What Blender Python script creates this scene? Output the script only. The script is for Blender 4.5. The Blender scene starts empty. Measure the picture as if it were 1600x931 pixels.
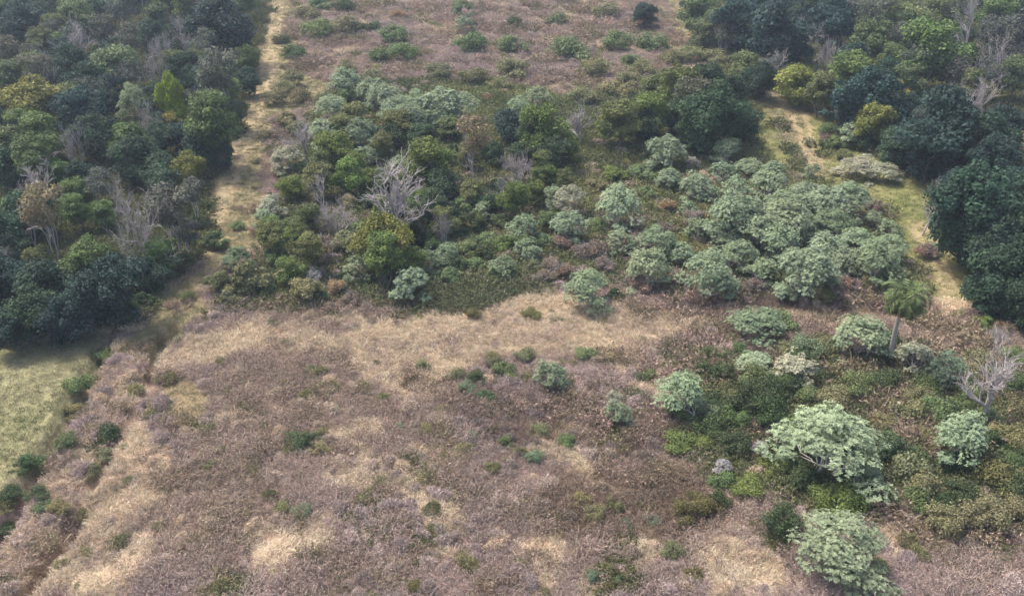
import bpy, math, random
import numpy as np
from mathutils import Vector

S = bpy.context.scene
COL = S.collection
R = math.radians
# ---------------------------------------------------------------- camera, world, sun, exposure
F, PITCH, H = 1450.0, R(30.0), 39.0            # focal length in photo pixels, pitch below horizon, flying height
cam_d = bpy.data.cameras.new('camera')
cam_d.sensor_width = 36.0; cam_d.lens = F / 1600 * 36.0
cam_d.clip_start = 0.5; cam_d.clip_end = 8000
cam = bpy.data.objects.new('camera', cam_d); COL.objects.link(cam)
cam.location = (0, 0, H); cam.rotation_euler = (math.pi / 2 - PITCH, 0, 0)
S.camera = cam
S.render.resolution_x, S.render.resolution_y = 1024, 595

SUN_EL, SUN_AZ = R(60), R(-55)
w = bpy.data.worlds.new('World'); S.world = w; w.use_nodes = True
nt = w.node_tree
sky = nt.nodes.new('ShaderNodeTexSky'); sky.sky_type = 'NISHITA'; sky.sun_disc = False
sky.sun_elevation = SUN_EL; sky.sun_rotation = SUN_AZ
sky.dust_density = 5.0; sky.air_density = 1.0
nt.nodes['Background'].inputs[1].default_value = 0.15
nt.links.new(sky.outputs[0], nt.nodes['Background'].inputs[0])
sl = bpy.data.lights.new('sun', 'SUN'); sl.energy = 2.3; sl.angle = R(9.0); sl.color = (1.0, 0.94, 0.86)
so = bpy.data.objects.new('sun', sl); COL.objects.link(so)
sd = Vector((math.sin(SUN_AZ) * math.cos(SUN_EL), math.cos(SUN_AZ) * math.cos(SUN_EL), math.sin(SUN_EL)))
so.rotation_euler = sd.to_track_quat('Z', 'Y').to_euler(); so.location = (0, 60, 120)
S.view_settings.view_transform = 'Standard'; S.view_settings.look = 'None'
S.view_settings.exposure = 1.08; S.view_settings.gamma = 1.0

# ---------------------------------------------------------------- helpers
rs = np.random.RandomState(7)
random.seed(11)
_tab = rs.rand(256, 256)
def vnoise(x, y):
    xi = np.floor(x).astype(int); yi = np.floor(y).astype(int)
    fx = x - xi; fy = y - yi
    fx = fx * fx * (3 - 2 * fx); fy = fy * fy * (3 - 2 * fy)
    a = _tab[xi & 255, yi & 255]; b = _tab[(xi + 1) & 255, yi & 255]
    c = _tab[xi & 255, (yi + 1) & 255]; d = _tab[(xi + 1) & 255, (yi + 1) & 255]
    return (a * (1 - fx) + b * fx) * (1 - fy) + (c * (1 - fx) + d * fx) * fy
def fbm(x, y, s, o=3):
    x = np.asarray(x, float); y = np.asarray(y, float)
    r = 0; a = 0.5; t = 0
    for k in range(o):
        r = r + a * vnoise(x / s + 17.3 * k, y / s + 5.1 * k); t += a; a *= .5; s *= .5
    return r / t

sp, cp = math.sin(PITCH), math.cos(PITCH)
def raydir(px, py):
    a = (px - 800) / F; b = (py - 465.5) / F
    return np.array([a, cp - b * sp, -sp - b * cp])      # scaled so that depth along the axis is 1
def flat_at(px, py, z=0.0):
    d = raydir(px, py); t = (z - H) / d[2]
    return d[0] * t, d[1] * t, t
def poly_world(pts):
    return np.array([flat_at(x, y)[:2] for x, y in pts])
def P(s):
    v = [float(q) for q in s.replace(',', ' ').split()]
    return list(zip(v[::2], v[1::2]))
def inside(poly, x, y):
    r = np.zeros(np.shape(x), bool); n = len(poly); j = n - 1
    for i in range(n):
        xi, yi = poly[i]; xj, yj = poly[j]
        if yi != yj:
            r ^= ((yi > y) != (yj > y)) & (x < (xj - xi) * (y - yi) / (yj - yi) + xi)
        j = i
    return r
def line_dist(pl, x, y):
    best = np.full(np.shape(x), 1e9)
    for (ax, ay), (bx, by) in zip(pl[:-1], pl[1:]):
        dx, dy = bx - ax, by - ay
        t = np.clip(((x - ax) * dx + (y - ay) * dy) / (dx * dx + dy * dy), 0, 1)
        best = np.minimum(best, np.hypot(x - ax - t * dx, y - ay - t * dy))
    return best

# lines and zones seen in the photograph, given as pixels and laid on the ground
DITCH = [(poly_world(P('178,530 150,575 118,640 92,690 52,755 22,812 -30,870')), 1.3, 1.4),
         (poly_world(P('262,508 250,545 236,585 222,600')), 1.3, 1.2),
         (poly_world(P('122,812 95,858 58,912 30,960')), 1.3, 1.3),
         (poly_world(P('205,650 182,688 160,735 140,770')), 0.6, 1.2)]
def hgt(x, y):
    x = np.asarray(x, float); y = np.asarray(y, float)
    h = 1.1 * (fbm(x, y, 30, 2) - .5) + .35 * (fbm(x + 50, y, 6, 2) - .5) + .16 * (fbm(x, y + 90, 1.3, 2) - .5)
    for pl, dep, wd in DITCH:
        d = line_dist(pl, x + 1.2 * (fbm(x, y, 2.2, 2) - .5), y)
        h = h - dep * np.exp(-(d / (wd * .5)) ** 2) + .18 * np.exp(-((d - wd * .9) / .5) ** 2)
    far = np.clip((np.hypot(x, y - 80) - 260) / 800, 0, 1)
    return h + 40 * far * (fbm(x, y, 400, 2) - .35)
def h1(x, y): return float(hgt(np.array([x]), np.array([y]))[0])
def at(px, py, up=0.0):
    z = up
    for _ in range(4):
        x, y, t = flat_at(px, py, z); z = h1(x, y) + up
    return x, y, t

def srgb(r, g, b):
    return tuple(((c / 255) / 12.92 if c / 255 <= .04045 else ((c / 255 + .055) / 1.055) ** 2.4) for c in (r, g, b))

def mesh_np(name, V, faces, mat=None, tint=None, smooth=False):
    """V (n,3); faces list of (m,k) index arrays"""
    me = bpy.data.meshes.new(name)
    V = np.asarray(V, np.float32)
    me.vertices.add(len(V)); me.vertices.foreach_set('co', V.ravel())
    idx = np.concatenate([f.ravel() for f in faces]).astype(np.int32)
    tot = np.concatenate([np.full(len(f), f.shape[1]) for f in faces]).astype(np.int32)
    st = np.concatenate([[0], np.cumsum(tot)[:-1]]).astype(np.int32)
    me.loops.add(len(idx)); me.loops.foreach_set('vertex_index', idx)
    me.polygons.add(len(tot)); me.polygons.foreach_set('loop_start', st); me.polygons.foreach_set('loop_total', tot)
    if smooth: me.polygons.foreach_set('use_smooth', np.ones(len(tot), bool))
    if tint is not None:
        a = me.attributes.new('tint', 'FLOAT', 'FACE'); a.data.foreach_set('value', np.asarray(tint, np.float32))
    me.update(calc_edges=True); me.validate()
    if mat: me.materials.append(mat)
    return me
def add(name, me, parent=None, loc=(0, 0, 0)):
    o = bpy.data.objects.new(name, me); COL.objects.link(o); o.location = loc
    if parent is not None: o.parent = parent
    return o
def nrm(a): return a / (np.linalg.norm(a, axis=-1, keepdims=True) + 1e-9)

# ---------------------------------------------------------------- materials
def newmat(name):
    m = bpy.data.materials.new(name); m.use_nodes = True
    n = m.node_tree.nodes; n.clear(); return m, n, m.node_tree.links
def leaf_mat(name, source='OBJECT', transl=.3, rough=.55, vary=.55, spec=.3):
    m, n, l = newmat(name)
    out = n.new('ShaderNodeOutputMaterial')
    if source == 'OBJECT':
        c = n.new('ShaderNodeObjectInfo'); col = c.outputs['Color']
    else:
        c = n.new('ShaderNodeAttribute'); c.attribute_type = 'INSTANCER'; c.attribute_name = 'hue'; col = c.outputs['Color']
    at_ = n.new('ShaderNodeAttribute'); at_.attribute_name = 'tint'
    mr = n.new('ShaderNodeMapRange'); mr.inputs[3].default_value = 1 - vary; mr.inputs[4].default_value = 1 + vary
    l.new(at_.outputs['Fac'], mr.inputs[0])
    hs = n.new('ShaderNodeHueSaturation')
    mh = n.new('ShaderNodeMapRange'); mh.inputs[3].default_value = .515; mh.inputs[4].default_value = .485
    l.new(at_.outputs['Fac'], mh.inputs[0]); l.new(mh.outputs[0], hs.inputs['Hue'])
    l.new(mr.outputs[0], hs.inputs['Value']); l.new(col, hs.inputs['Color'])
    b = n.new('ShaderNodeBsdfPrincipled'); b.inputs['Roughness'].default_value = rough
    b.inputs['Specular IOR Level'].default_value = spec
    l.new(hs.outputs[0], b.inputs['Base Color'])
    t = n.new('ShaderNodeBsdfTranslucent'); l.new(hs.outputs[0], t.inputs[0])
    mx = n.new('ShaderNodeMixShader'); mx.inputs[0].default_value = transl
    l.new(b.outputs[0], mx.inputs[1]); l.new(t.outputs[0], mx.inputs[2]); l.new(mx.outputs[0], out.inputs[0])
    return m
def bark_mat(name, c1, c2):
    m, n, l = newmat(name)
    out = n.new('ShaderNodeOutputMaterial'); b = n.new('ShaderNodeBsdfPrincipled'); b.inputs['Roughness'].default_value = .9
    tc = n.new('ShaderNodeTexCoord'); no = n.new('ShaderNodeTexNoise'); no.inputs['Scale'].default_value = 14; no.inputs['Detail'].default_value = 4
    l.new(tc.outputs['Object'], no.inputs[0])
    mx = n.new('ShaderNodeMix'); mx.data_type = 'RGBA'; mx.inputs[6].default_value = (*c1, 1); mx.inputs[7].default_value = (*c2, 1)
    l.new(no.outputs[0], mx.inputs[0]); l.new(mx.outputs[2], b.inputs['Base Color']); l.new(b.outputs[0], out.inputs[0])
    return m
M_LEAF = leaf_mat('leaf', spec=.18, rough=.65, transl=.22, vary=.65)
M_SILV = leaf_mat('silver_leaf', transl=.22, rough=.7, vary=.5, spec=.2)
M_DRY = leaf_mat('dry_stalk', transl=.2, rough=.8, vary=.4, spec=.1)
M_SCRUB = leaf_mat('scrub', 'INST', transl=.15, rough=.85, vary=.45, spec=.1)
M_BARK = bark_mat('bark', (.09, .07, .055), (.2, .17, .14))
M_PALE = bark_mat('pale_bark', (.3, .27, .25), (.55, .51, .48))
M_TWIG = bark_mat('grey_twig', (.25, .225, .22), (.43, .39, .385))
M_PALM = bark_mat('palm_bark', (.2, .18, .16), (.42, .39, .35))

# ---------------------------------------------------------------- ground zones
Z = {k: [poly_world(P(q)) for q in v] for k, v in dict(
    pasture=['-60,545 70,530 150,522 168,540 112,640 85,690 40,755 -60,860'],
    straw=['530,515 640,490 700,462 790,446 880,455 935,474 1040,480 1120,494 1100,524 990,552 900,550 795,555 745,572 718,600 700,628 630,625 590,588 548,568',
           '1110,492 1230,485 1320,492 1400,488 1480,470 1510,465 1505,495 1440,500 1320,508 1220,505 1120,508',
           '255,560 330,515 420,505 540,525 545,555 400,560 330,570 262,580',
           '245,640 270,700 225,790 170,860 60,960 -20,960 70,880 150,790 190,720',
           '240,830 250,900 200,960 40,960 110,890',
           '830,690 910,680 935,720 905,740 860,715', '1085,690 1130,695 1125,718 1080,718',
           '980,830 1030,830 1025,880 985,900', '830,850 880,840 910,870 870,931 820,931', '1100,860 1180,850 1240,931 1080,960',
           '520,660 600,655 600,690 530,690', '1370,800 1420,850 1390,890 1365,860',
           '385,850 470,810 530,820 525,870 440,895',
           '840,455 900,460 910,480 850,480'],
    track=['418,-40 452,-40 462,60 460,110 520,135 490,165 435,185 420,240 405,300 420,330 428,380 350,425 300,455 245,500 190,515 250,455 300,420 318,340 342,255 368,190 398,100 412,30',
           '1185,140 1235,148 1312,172 1305,188 1250,186 1250,200 1298,275 1245,278 1215,210 1190,165',
           '1040,-40 1065,-40 1105,75 1085,90 1050,60',
           '195,525 300,455 330,480 260,560 170,560'],
    olive=['258,598 300,580 345,598 338,645 290,672 266,640', '278,650 292,660 262,740 245,775 236,770 255,720'],
    darkweed=['690,615 760,600 860,620 960,650 1040,630 1090,700 980,695 860,690 760,685 700,655', '860,740 960,730 1100,735 1115,820 1020,850 900,850 840,800', '1040,470 1200,470 1330,480 1440,470 1400,500 1200,500 1060,500'],
    tan=['175,545 262,515 252,600 240,650 190,730 150,800 70,890 -20,970 -60,900 50,790 100,720 140,640'],
    verge=['1180,146 1310,172 1300,200 1290,225 1340,232 1460,285 1450,340 1520,430 1515,470 1440,465 1400,385 1385,325 1280,285 1250,272 1200,255 1170,215'],
    redsoil=['1588,180 1640,180 1640,262 1580,250'],
    lush=['700,445 780,438 880,455 800,462 760,480 690,490 620,490 650,470', '1175,170 1215,200 1250,270 1200,255 1170,215',
          '1290,225 1340,215 1400,260 1460,290 1440,340 1400,330 1330,290 1260,230', '915,255 1010,240 1040,300 960,290',
          '1090,600 1240,590 1260,640 1240,720 1400,760 1390,800 1230,790 1110,760 1060,680',
          '1120,575 1280,540 1360,575 1460,590 1640,600 1640,840 1500,830 1420,800 1380,760 1240,700 1110,640',
          '150,500 240,455 235,475 200,500'],
    wood=['-80,-60 415,-60 420,10 405,60 395,130 350,250 305,400 215,470 180,505 -80,545',
          '1065,-60 1680,-60 1680,130 1600,150 1600,260 1480,275 1400,260 1300,200 1300,170 1180,140 1070,30',
          '1440,275 1640,250 1640,490 1510,480 1460,390 1430,350'],
    thicket=['470,228 520,135 620,130 760,130 900,160 1010,120 1190,110 1195,220 1250,260 1400,330 1480,430 1330,470 1200,470 880,450 700,445 640,480 345,490 340,458 432,385 425,300'],
).items()}
ZC = dict(base=srgb(140, 119, 110), pasture=srgb(140, 136, 102), straw=srgb(178, 154, 126), track=srgb(138, 126, 96),
          redsoil=srgb(128, 92, 72), olive=srgb(136, 120, 92), tan=srgb(146, 126, 104), verge=srgb(128, 126, 82), darkweed=srgb(104, 86, 76), lush=srgb(92, 104, 58), wood=srgb(62, 56, 44), thicket=srgb(104, 88, 72))
RUTS = [poly_world(P(q)) for q in ('440,-20 436,60 424,120 392,215 362,290 338,350 322,400', '428,-20 423,60 410,120 376,215 344,290 322,350', '1205,150 1236,180 1250,215 1268,262', '1222,150 1255,180 1266,215 1284,262', '1440,345 1475,400 1495,460', '1420,345 1455,400 1475,460')]
def zmask(k, x, y, rag=1.6):
    if k == 'straw': x = x + 2.2 * (fbm(x + 9, y, 1.6, 2) - .5); y = y + 2.2 * (fbm(x, y + 33, 1.6, 2) - .5)
    wx = x + rag * 2 * (fbm(x, y, 4, 3) - .5); wy = y + rag * 2 * (fbm(x + 40, y + 9, 4, 3) - .5)
    r = np.zeros(np.shape(x), bool)
    for pl in Z[k]: r |= inside(pl, wx, wy)
    return r
def axis(lo, hi, step, far):
    c = list(np.arange(lo, hi + 1e-6, step)); a, b = [], []
    s, v = step, lo
    while v > -far: s *= 1.35; v -= s; a.append(v)
    s, v = step, hi
    while v < far: s *= 1.35; v += s; b.append(v)
    return np.array(a[::-1] + c + b)
gx = axis(-118, 118, .45, 3500); gy = axis(28, 210, .45, 3500)
GX, GY = np.meshgrid(gx, gy); gv = np.stack([GX.ravel(), GY.ravel(), hgt(GX.ravel(), GY.ravel())], 1)
nx, ny = len(gx), len(gy)
ii = (np.arange(ny - 1)[:, None] * nx + np.arange(nx - 1)[None, :]).ravel()
gcol = np.tile(np.array(ZC['base']), (len(gv), 1))
for k in ('tan', 'olive', 'darkweed', 'track', 'lush', 'straw', 'thicket', 'wood', 'verge', 'pasture', 'redsoil'):
    mk = zmask(k, gv[:, 0], gv[:, 1], .5 if k == 'pasture' else 1.4)
    if k == 'thicket': mk &= ~zmask('lush', gv[:, 0], gv[:, 1])
    if k in ('thicket', 'wood', 'verge'): mk &= ~zmask('track', gv[:, 0], gv[:, 1], 1.4)
    gcol[mk] = ZC[k]
for pl in RUTS: gcol[line_dist(pl, gv[:, 0] + .5 * (fbm(gv[:, 0], gv[:, 1], 2, 2) - .5), gv[:, 1]) < .42] = srgb(150, 134, 106)
G3 = gcol.reshape(ny, nx, 3)
for _ in range(2):
    G3[1:-1, 1:-1] = (G3[1:-1, 1:-1] * 2 + G3[:-2, 1:-1] + G3[2:, 1:-1] + G3[1:-1, :-2] + G3[1:-1, 2:]) / 6
gm, n, l = newmat('soil_and_litter')
out = n.new('ShaderNodeOutputMaterial'); b = n.new('ShaderNodeBsdfPrincipled'); b.inputs['Roughness'].default_value = .95
b.inputs['Specular IOR Level'].default_value = .1
ca = n.new('ShaderNodeAttribute'); ca.attribute_name = 'soil'
ge = n.new('ShaderNodeNewGeometry')
n1 = n.new('ShaderNodeTexNoise'); n1.inputs['Scale'].default_value = .35; n1.inputs['Detail'].default_value = 6
n2 = n.new('ShaderNodeTexNoise'); n2.inputs['Scale'].default_value = 3.2; n2.inputs['Detail'].default_value = 8; n2.inputs['Roughness'].default_value = .7
for q in (n1, n2): l.new(ge.outputs['Position'], q.inputs[0])
m1 = n.new('ShaderNodeMapRange'); m1.inputs[1].default_value = .3; m1.inputs[2].default_value = .7; m1.inputs[3].default_value = .82; m1.inputs[4].default_value = 1.15
m2 = n.new('ShaderNodeMapRange'); m2.inputs[1].default_value = .3; m2.inputs[2].default_value = .7; m2.inputs[3].default_value = .62; m2.inputs[4].default_value = 1.25
l.new(n1.outputs[0], m1.inputs[0]); l.new(n2.outputs[0], m2.inputs[0])
mm = n.new('ShaderNodeMath'); mm.operation = 'MULTIPLY'; l.new(m1.outputs[0], mm.inputs[0]); l.new(m2.outputs[0], mm.inputs[1])
vm = n.new('ShaderNodeVectorMath'); vm.operation = 'SCALE'; l.new(ca.outputs['Color'], vm.inputs[0]); l.new(mm.outputs[0], vm.inputs['Scale'])
l.new(vm.outputs[0], b.inputs['Base Color'])
bp = n.new('ShaderNodeBump'); bp.inputs['Strength'].default_value = .8; bp.inputs['Distance'].default_value = .15
l.new(n2.outputs[0], bp.inputs['Height']); l.new(bp.outputs[0], b.inputs['Normal']); l.new(b.outputs[0], out.inputs[0])
gme = mesh_np('ground', gv, [np.stack([ii, ii + 1, ii + nx + 1, ii + nx], 1)], gm, smooth=True)
ac = gme.attributes.new('soil', 'FLOAT_COLOR', 'POINT')
ac.data.foreach_set('color', np.concatenate([G3.reshape(-1, 3), np.ones((len(gv), 1))], 1).astype(np.float32).ravel())
ground = add('ground', gme); ground['kind'] = 'structure'; ground['label'] = 'uneven dry ground with mown tracks, ditches and leaf litter'

# ---------------------------------------------------------------- plant meshes (unit: crown width 1)
def leaf_quads(c, u, side, L, W, bend=.0):
    """rhombic leaves: c centre, u long axis, side; returns verts, faces"""
    nn = nrm(np.cross(u, side)); L = L[:, None]; W = W[:, None]
    a = c - u * L / 2 - nn * bend * L; d = c + u * L / 2 - nn * bend * L
    p = c + side * W / 2; q = c - side * W / 2
    V = np.stack([a, p, d, q], 1).reshape(-1, 3)
    f = np.arange(len(c) * 4).reshape(-1, 4)
    return V, f
def rand_dir(r, n): return nrm(r.normal(size=(n, 3)))
def cloud(seed, nl, nleaf, b, T, leaf, lobe=(.15, .27), shape='round', outb=.8, rx=.5, fuzz=.17):
    """leaves on many overlapping lobes inside an uneven crown envelope"""
    r = np.random.RandomState(seed)
    cz, hz = (b + T) / 2, (T - b) / 2
    f1, f2, f3 = r.uniform(0, 6.28, 3)
    cen = []; rad = []
    while len(cen) < nl:
        d = rand_dir(r, 1)[0]; q = r.uniform(.25, 1) ** .5
        rr = r.uniform(*lobe) if r.rand() < .75 else r.uniform(lobe[0] * .6, lobe[0])
        zz = d[2] * q * max(hz - rr * .7, .05)
        wide = 1.0
        if shape == 'cone': wide = .95 * (1 - .75 * (zz / hz + 1) / 2)
        if shape == 'dome': wide = math.sqrt(max(.12, 1 - ((zz + hz) / (2 * hz)) ** 2.2))
        k = max(rx - rr * .8, .04); az = math.atan2(d[1], d[0]); wide *= 1 + .17 * math.sin(2 * az + f1 + 2 * zz) + .15 * math.sin(3 * az + f2 - 3 * zz)
        cen.append((d[0] * q * k * wide * r.uniform(.8, 1.15), d[1] * q * k * wide * r.uniform(.8, 1.15), cz + zz)); rad.append(rr * (.55 + .45 * wide))
    cen = np.array(cen); rad = np.array(rad)
    wgt = rad ** 2; li = r.choice(nl, nleaf, p=wgt / wgt.sum())
    d = rand_dir(r, nleaf); d[:, 2] = np.where(d[:, 2] < -.3, -d[:, 2] * .6, d[:, 2]); d = nrm(d)
    q = np.clip(1.0 + r.normal(-.06, fuzz, nleaf), .15, 1.6)
    c = cen[li] + d * (rad[li] * q)[:, None] * np.array([1, 1, .82])
    c[:, 2] = np.maximum(c[:, 2], .01)
    nn = nrm(d * outb + np.array([0, 0, .35]) + r.normal(0, .5, (nleaf, 3)))
    u = nrm(np.cross(nn, rand_dir(r, nleaf))); side = np.cross(nn, u)
    L = leaf * r.uniform(.6, 1.4, nleaf); V, f = leaf_quads(c, u, side, L, L * r.uniform(.45, .75, nleaf), r.uniform(.0, .12))
    lob = r.uniform(.25, .75, nl)
    tint = np.clip(lob[li] * .6 + r.uniform(0, .4, nleaf), 0, 1)
    return V, f, tint, cen, rad
class Tubes:
    def __init__(s): s.V = []; s.F = []; s.n = 0
    def tube(s, pts, rads, k=5):
        pts = np.asarray(pts, float); m = len(pts)
        t = nrm(np.gradient(pts, axis=0)); ref = np.array([.31, .95, .1])
        a = nrm(np.cross(t, ref)); bb = np.cross(t, a)
        ang = np.arange(k) * 2 * math.pi / k
        ring = pts[:, None, :] + np.asarray(rads)[:, None, None] * (a[:, None] * np.cos(ang)[None, :, None] + bb[:, None] * np.sin(ang)[None, :, None])
        s.V.append(ring.reshape(-1, 3))
        i = np.arange(m - 1)[:, None] * k; j = np.arange(k)[None, :]; j2 = (j + 1) % k
        s.F.append(np.stack([i + j, i + j2, i + k + j2, i + k + j], -1).reshape(-1, 4) + s.n); s.n += m * k
    def mesh(s, name, mat): return mesh_np(name, np.concatenate(s.V), [np.concatenate(s.F)], mat, smooth=True)
def curve(a, bpt, r, wob=.06, m=5, sag=0.0):
    a = np.asarray(a, float); bpt = np.asarray(bpt, float); t = np.linspace(0, 1, m)[:, None]
    p = a + (bpt - a) * t; L = np.linalg.norm(bpt - a)
    p[1:-1] += r.normal(0, wob * L, (m - 2, 3)); p[:, 2] += sag * L * np.sin(t[:, 0] * math.pi)
    return p
def trunk_mesh(seed, cen, fork, rad=.03, mat=M_BARK, stems=1, limbs=9, spread=.08):
    r = np.random.RandomState(seed); tb = Tubes()
    for s in range(stems):
        base = np.array([r.normal(0, spread * .4), r.normal(0, spread * .4), -.06]) if stems > 1 else np.array([0, 0, -.06])
        top = np.array([r.normal(0, spread), r.normal(0, spread), fork])
        rr = rad / math.sqrt(stems)
        p = curve(base, top, r, .03, 5); tb.tube(p, np.linspace(rr * 1.35, rr * .8, 5), 6)
        idx = r.permutation(len(cen))[:max(2, limbs // stems)]
        for i in idx:
            q = curve(top, cen[i], r, .07, 5, .05); tb.tube(q, np.linspace(rr * .7, rr * .15, 5), 4)
    return tb.mesh('trunk', mat)
def branchy(seed, T=1.05, rad=.028, depth=4, wide=.5, stems=3, fine=1.0):
    """leafless tree: recursive forks"""
    r = np.random.RandomState(seed); tb = Tubes()
    def grow(p, d, L, rr, k):
        m = 4; pts = [p]
        for _ in range(m - 1):
            d = nrm(d + r.normal(0, .19, 3) + np.array([0, 0, .03])); p = p + d * L / (m - 1); pts.append(p)
        tb.tube(pts, np.linspace(rr, rr * .62, m), 5 if k > 2 else 3)
        if k == 0: return
        for _ in range(r.randint(2, 5) if k < 3 else r.randint(3, 5)):
            f = r.randint(1, m); ax = rand_dir(r, 1)[0]
            nd = nrm(d + .62 * nrm(ax - d * ax.dot(d)) + np.array([0, 0, .2]))
            grow(pts[f], nd, L * r.uniform(.55, .82), max(rr * .56, .0022 * fine), k - 1)
    for s in range(stems):
        a = s * 2 * math.pi / stems + r.uniform(0, 1); t = r.uniform(.15, .5) if stems > 1 else .05
        grow(np.array([.02 * math.cos(a), .02 * math.sin(a), -.05]), nrm(np.array([t * math.cos(a), t * math.sin(a), 1])), T * (.42 if stems > 1 else .34), rad * (1.5 if stems == 1 else 1) * r.uniform(.8, 1.1), depth)
    V = np.concatenate(tb.V); ex = np.percentile(np.hypot(V[:, 0], V[:, 1]), 97); zz = V[:, 2].max()
    for v in tb.V: v[:, :2] *= wide / ex; v[:, 2] *= T / zz
    return tb
def silver_crown(seed, nros=260, b=.42, T=.86, droop=.5, leaf=.048):
    """umbrella of leaf rosettes at the ends of branches"""
    r = np.random.RandomState(seed)
    nl = 38; a = r.uniform(0, 6.28, nl); q = np.sqrt(r.uniform(.02, 1, nl)) * .40 * (1 + .2 * np.sin(2 * a + r.uniform(0, 6)) + .18 * np.sin(3 * a + r.uniform(0, 6)))
    lc = np.stack([np.cos(a) * q, np.sin(a) * q, T - .13 - (q / .39) ** 2 * (T - b) * .7 + r.normal(0, .055, nl)], 1); lr = r.uniform(.05, .17, nl)
    li = r.randint(0, nl, nros); d = rand_dir(r, nros); d[:, 2] = np.abs(d[:, 2]) * 1.0 - .25 * r.rand(nros); d = nrm(d)
    rc = lc[li] + d * lr[li][:, None] * np.array([1.05, 1.05, .75]) * r.uniform(.6, 1.25, (nros, 1))
    n_in = 8; N = nros * n_in
    axis_ = nrm(d * .8 + np.array([0, 0, .75]))
    t1 = nrm(np.cross(axis_, rand_dir(r, nros))); t2 = np.cross(axis_, t1)
    ph = (np.arange(n_in)[None] * 2.4 + r.uniform(0, 6, (nros, 1)))
    lean = r.uniform(.1, .9, (nros, n_in, 1))
    u = nrm((t1[:, None] * np.cos(ph)[..., None] + t2[:, None] * np.sin(ph)[..., None]) + axis_[:, None] * (.9 - lean * 1.3)).reshape(-1, 3)
    L = leaf * r.uniform(.6, 1.25, N)
    c = np.repeat(rc, n_in, 0) + u * (L * .5)[:, None]
    nn = nrm(np.repeat(axis_, n_in, 0) + r.normal(0, .2, (N, 3)))
    side = nrm(np.cross(nn, u)); V, f = leaf_quads(c, u, side, L, L * r.uniform(.3, .42, N), .14)
    lob = np.clip(r.uniform(.3, .75, nl)[li] + r.normal(0, .2, nros), 0, 1)
    return V, f, np.clip(np.repeat(lob, n_in) * .6 + r.uniform(0, .4, N), 0, 1), lc, lr
leafy_len = .1
def blades(seed, nb, hgt_, spread, wid, lean=.5, droop=.5, leafy=0, top=0):
    """arching stalks of three segments"""
    r = np.random.RandomState(seed)
    a = r.uniform(0, 6.28, nb); q = np.sqrt(r.rand(nb)) * spread
    p0 = np.stack([np.cos(a) * q, np.sin(a) * q, np.full(nb, -.03)], 1)
    d = nrm(np.stack([np.cos(a) * lean * r.rand(nb), np.sin(a) * lean * r.rand(nb), np.ones(nb)], 1) + r.normal(0, .22, (nb, 3)))
    L = hgt_ * r.uniform(.5, 1.1, nb)[:, None]
    out_ = nrm(np.stack([d[:, 0], d[:, 1], np.zeros(nb)], 1))
    p1 = p0 + d * L * .5; p2 = p1 + nrm(d + out_ * droop * .6) * L * .35; p3 = p2 + nrm(d + out_ * droop * 1.6 - np.array([0, 0, droop * .9])) * L * .3
    side = nrm(np.cross(d, rand_dir(r, nb))); wv = side * (wid * r.uniform(.6, 1.3, nb))[:, None]
    V = np.stack([p0 - wv, p0 + wv, p1 + wv, p1 - wv, p2 + wv * .8, p2 - wv * .8, p3], 1).reshape(-1, 3)
    i = np.arange(nb)[:, None] * 7
    F4 = np.concatenate([i + np.array([[0, 1, 2, 3]]), i + np.array([[3, 2, 4, 5]])]); F3 = i + np.array([[5, 4, 6]])
    tn = r.rand(nb); tint = np.concatenate([tn, tn])
    faces = [F4]; vs = [V]; off = len(V)
    if leafy:
        k = r.randint(0, nb, leafy); t = r.uniform(.25, 1, leafy)[:, None]
        c = np.where(t < .6, p0[k] + (p1[k] - p0[k]) * t / .6, p1[k] + (p3[k] - p1[k]) * (t - .6) / .4) + r.normal(0, .03 * hgt_, (leafy, 3))
        u = rand_dir(r, leafy); s_ = nrm(np.cross(u, rand_dir(r, leafy))); LL = r.uniform(.6, 1.4, leafy) * leafy_len
        V2, f2 = leaf_quads(c, u, s_, LL, LL * .5, .05); vs.append(V2); faces.append(f2 + off); tint = np.concatenate([tint, r.rand(leafy)])
    faces.append(F3); tint = np.concatenate([tint, tn])
    return np.concatenate(vs), faces, tint

VAR = {}
def cm(V, f, t, mat, name='crown'): return mesh_np(name, V, [f] if not isinstance(f, list) else f, mat, t)
VAR['round'] = []
for i, (b, T, nl) in enumerate([(.2, 1.25, 28), (.25, 1.4, 26), (.2, 1.15, 30), (.3, 1.55, 28), (.2, 1.3, 22), (.2, 1.2, 34)]):
    V, f, t, c, rd = cloud(100 + i, int(nl * 1.6), 10500, b, T, .047, (.09, .23))
    VAR['round'].append(dict(parts=[('trunk', trunk_mesh(i, c, b + .1, .028)), ('crown', cm(V, f, t, M_LEAF))], mid=(b + T) / 2 + .1, T=T))
VAR['full'] = []
for i, (b, T, nl) in enumerate([(.04, 1.1, 46), (.06, 1.2, 44), (.02, 1.0, 50), (.08, 1.3, 46), (.03, 1.05, 40), (.04, 1.15, 36)]):
    V, f, t, c, rd = cloud(150 + i, nl, 11500, b, T, .046, (.09, .21))
    VAR['full'].append(dict(parts=[('trunk', trunk_mesh(20 + i, c, b + .25, .028)), ('crown', cm(V, f, t, M_LEAF))], mid=(b + T) / 2 + .1, T=T))
VAR['cone'] = []
V, f, t, c, rd = cloud(130, 40, 9000, .2, 1.6, .042, (.08, .18), 'cone')
VAR['cone'].append(dict(parts=[('trunk', trunk_mesh(31, c, .6, .026)), ('crown', cm(V, f, t, M_LEAF))], mid=1.0, T=1.6))
VAR['silver'] = []
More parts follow.
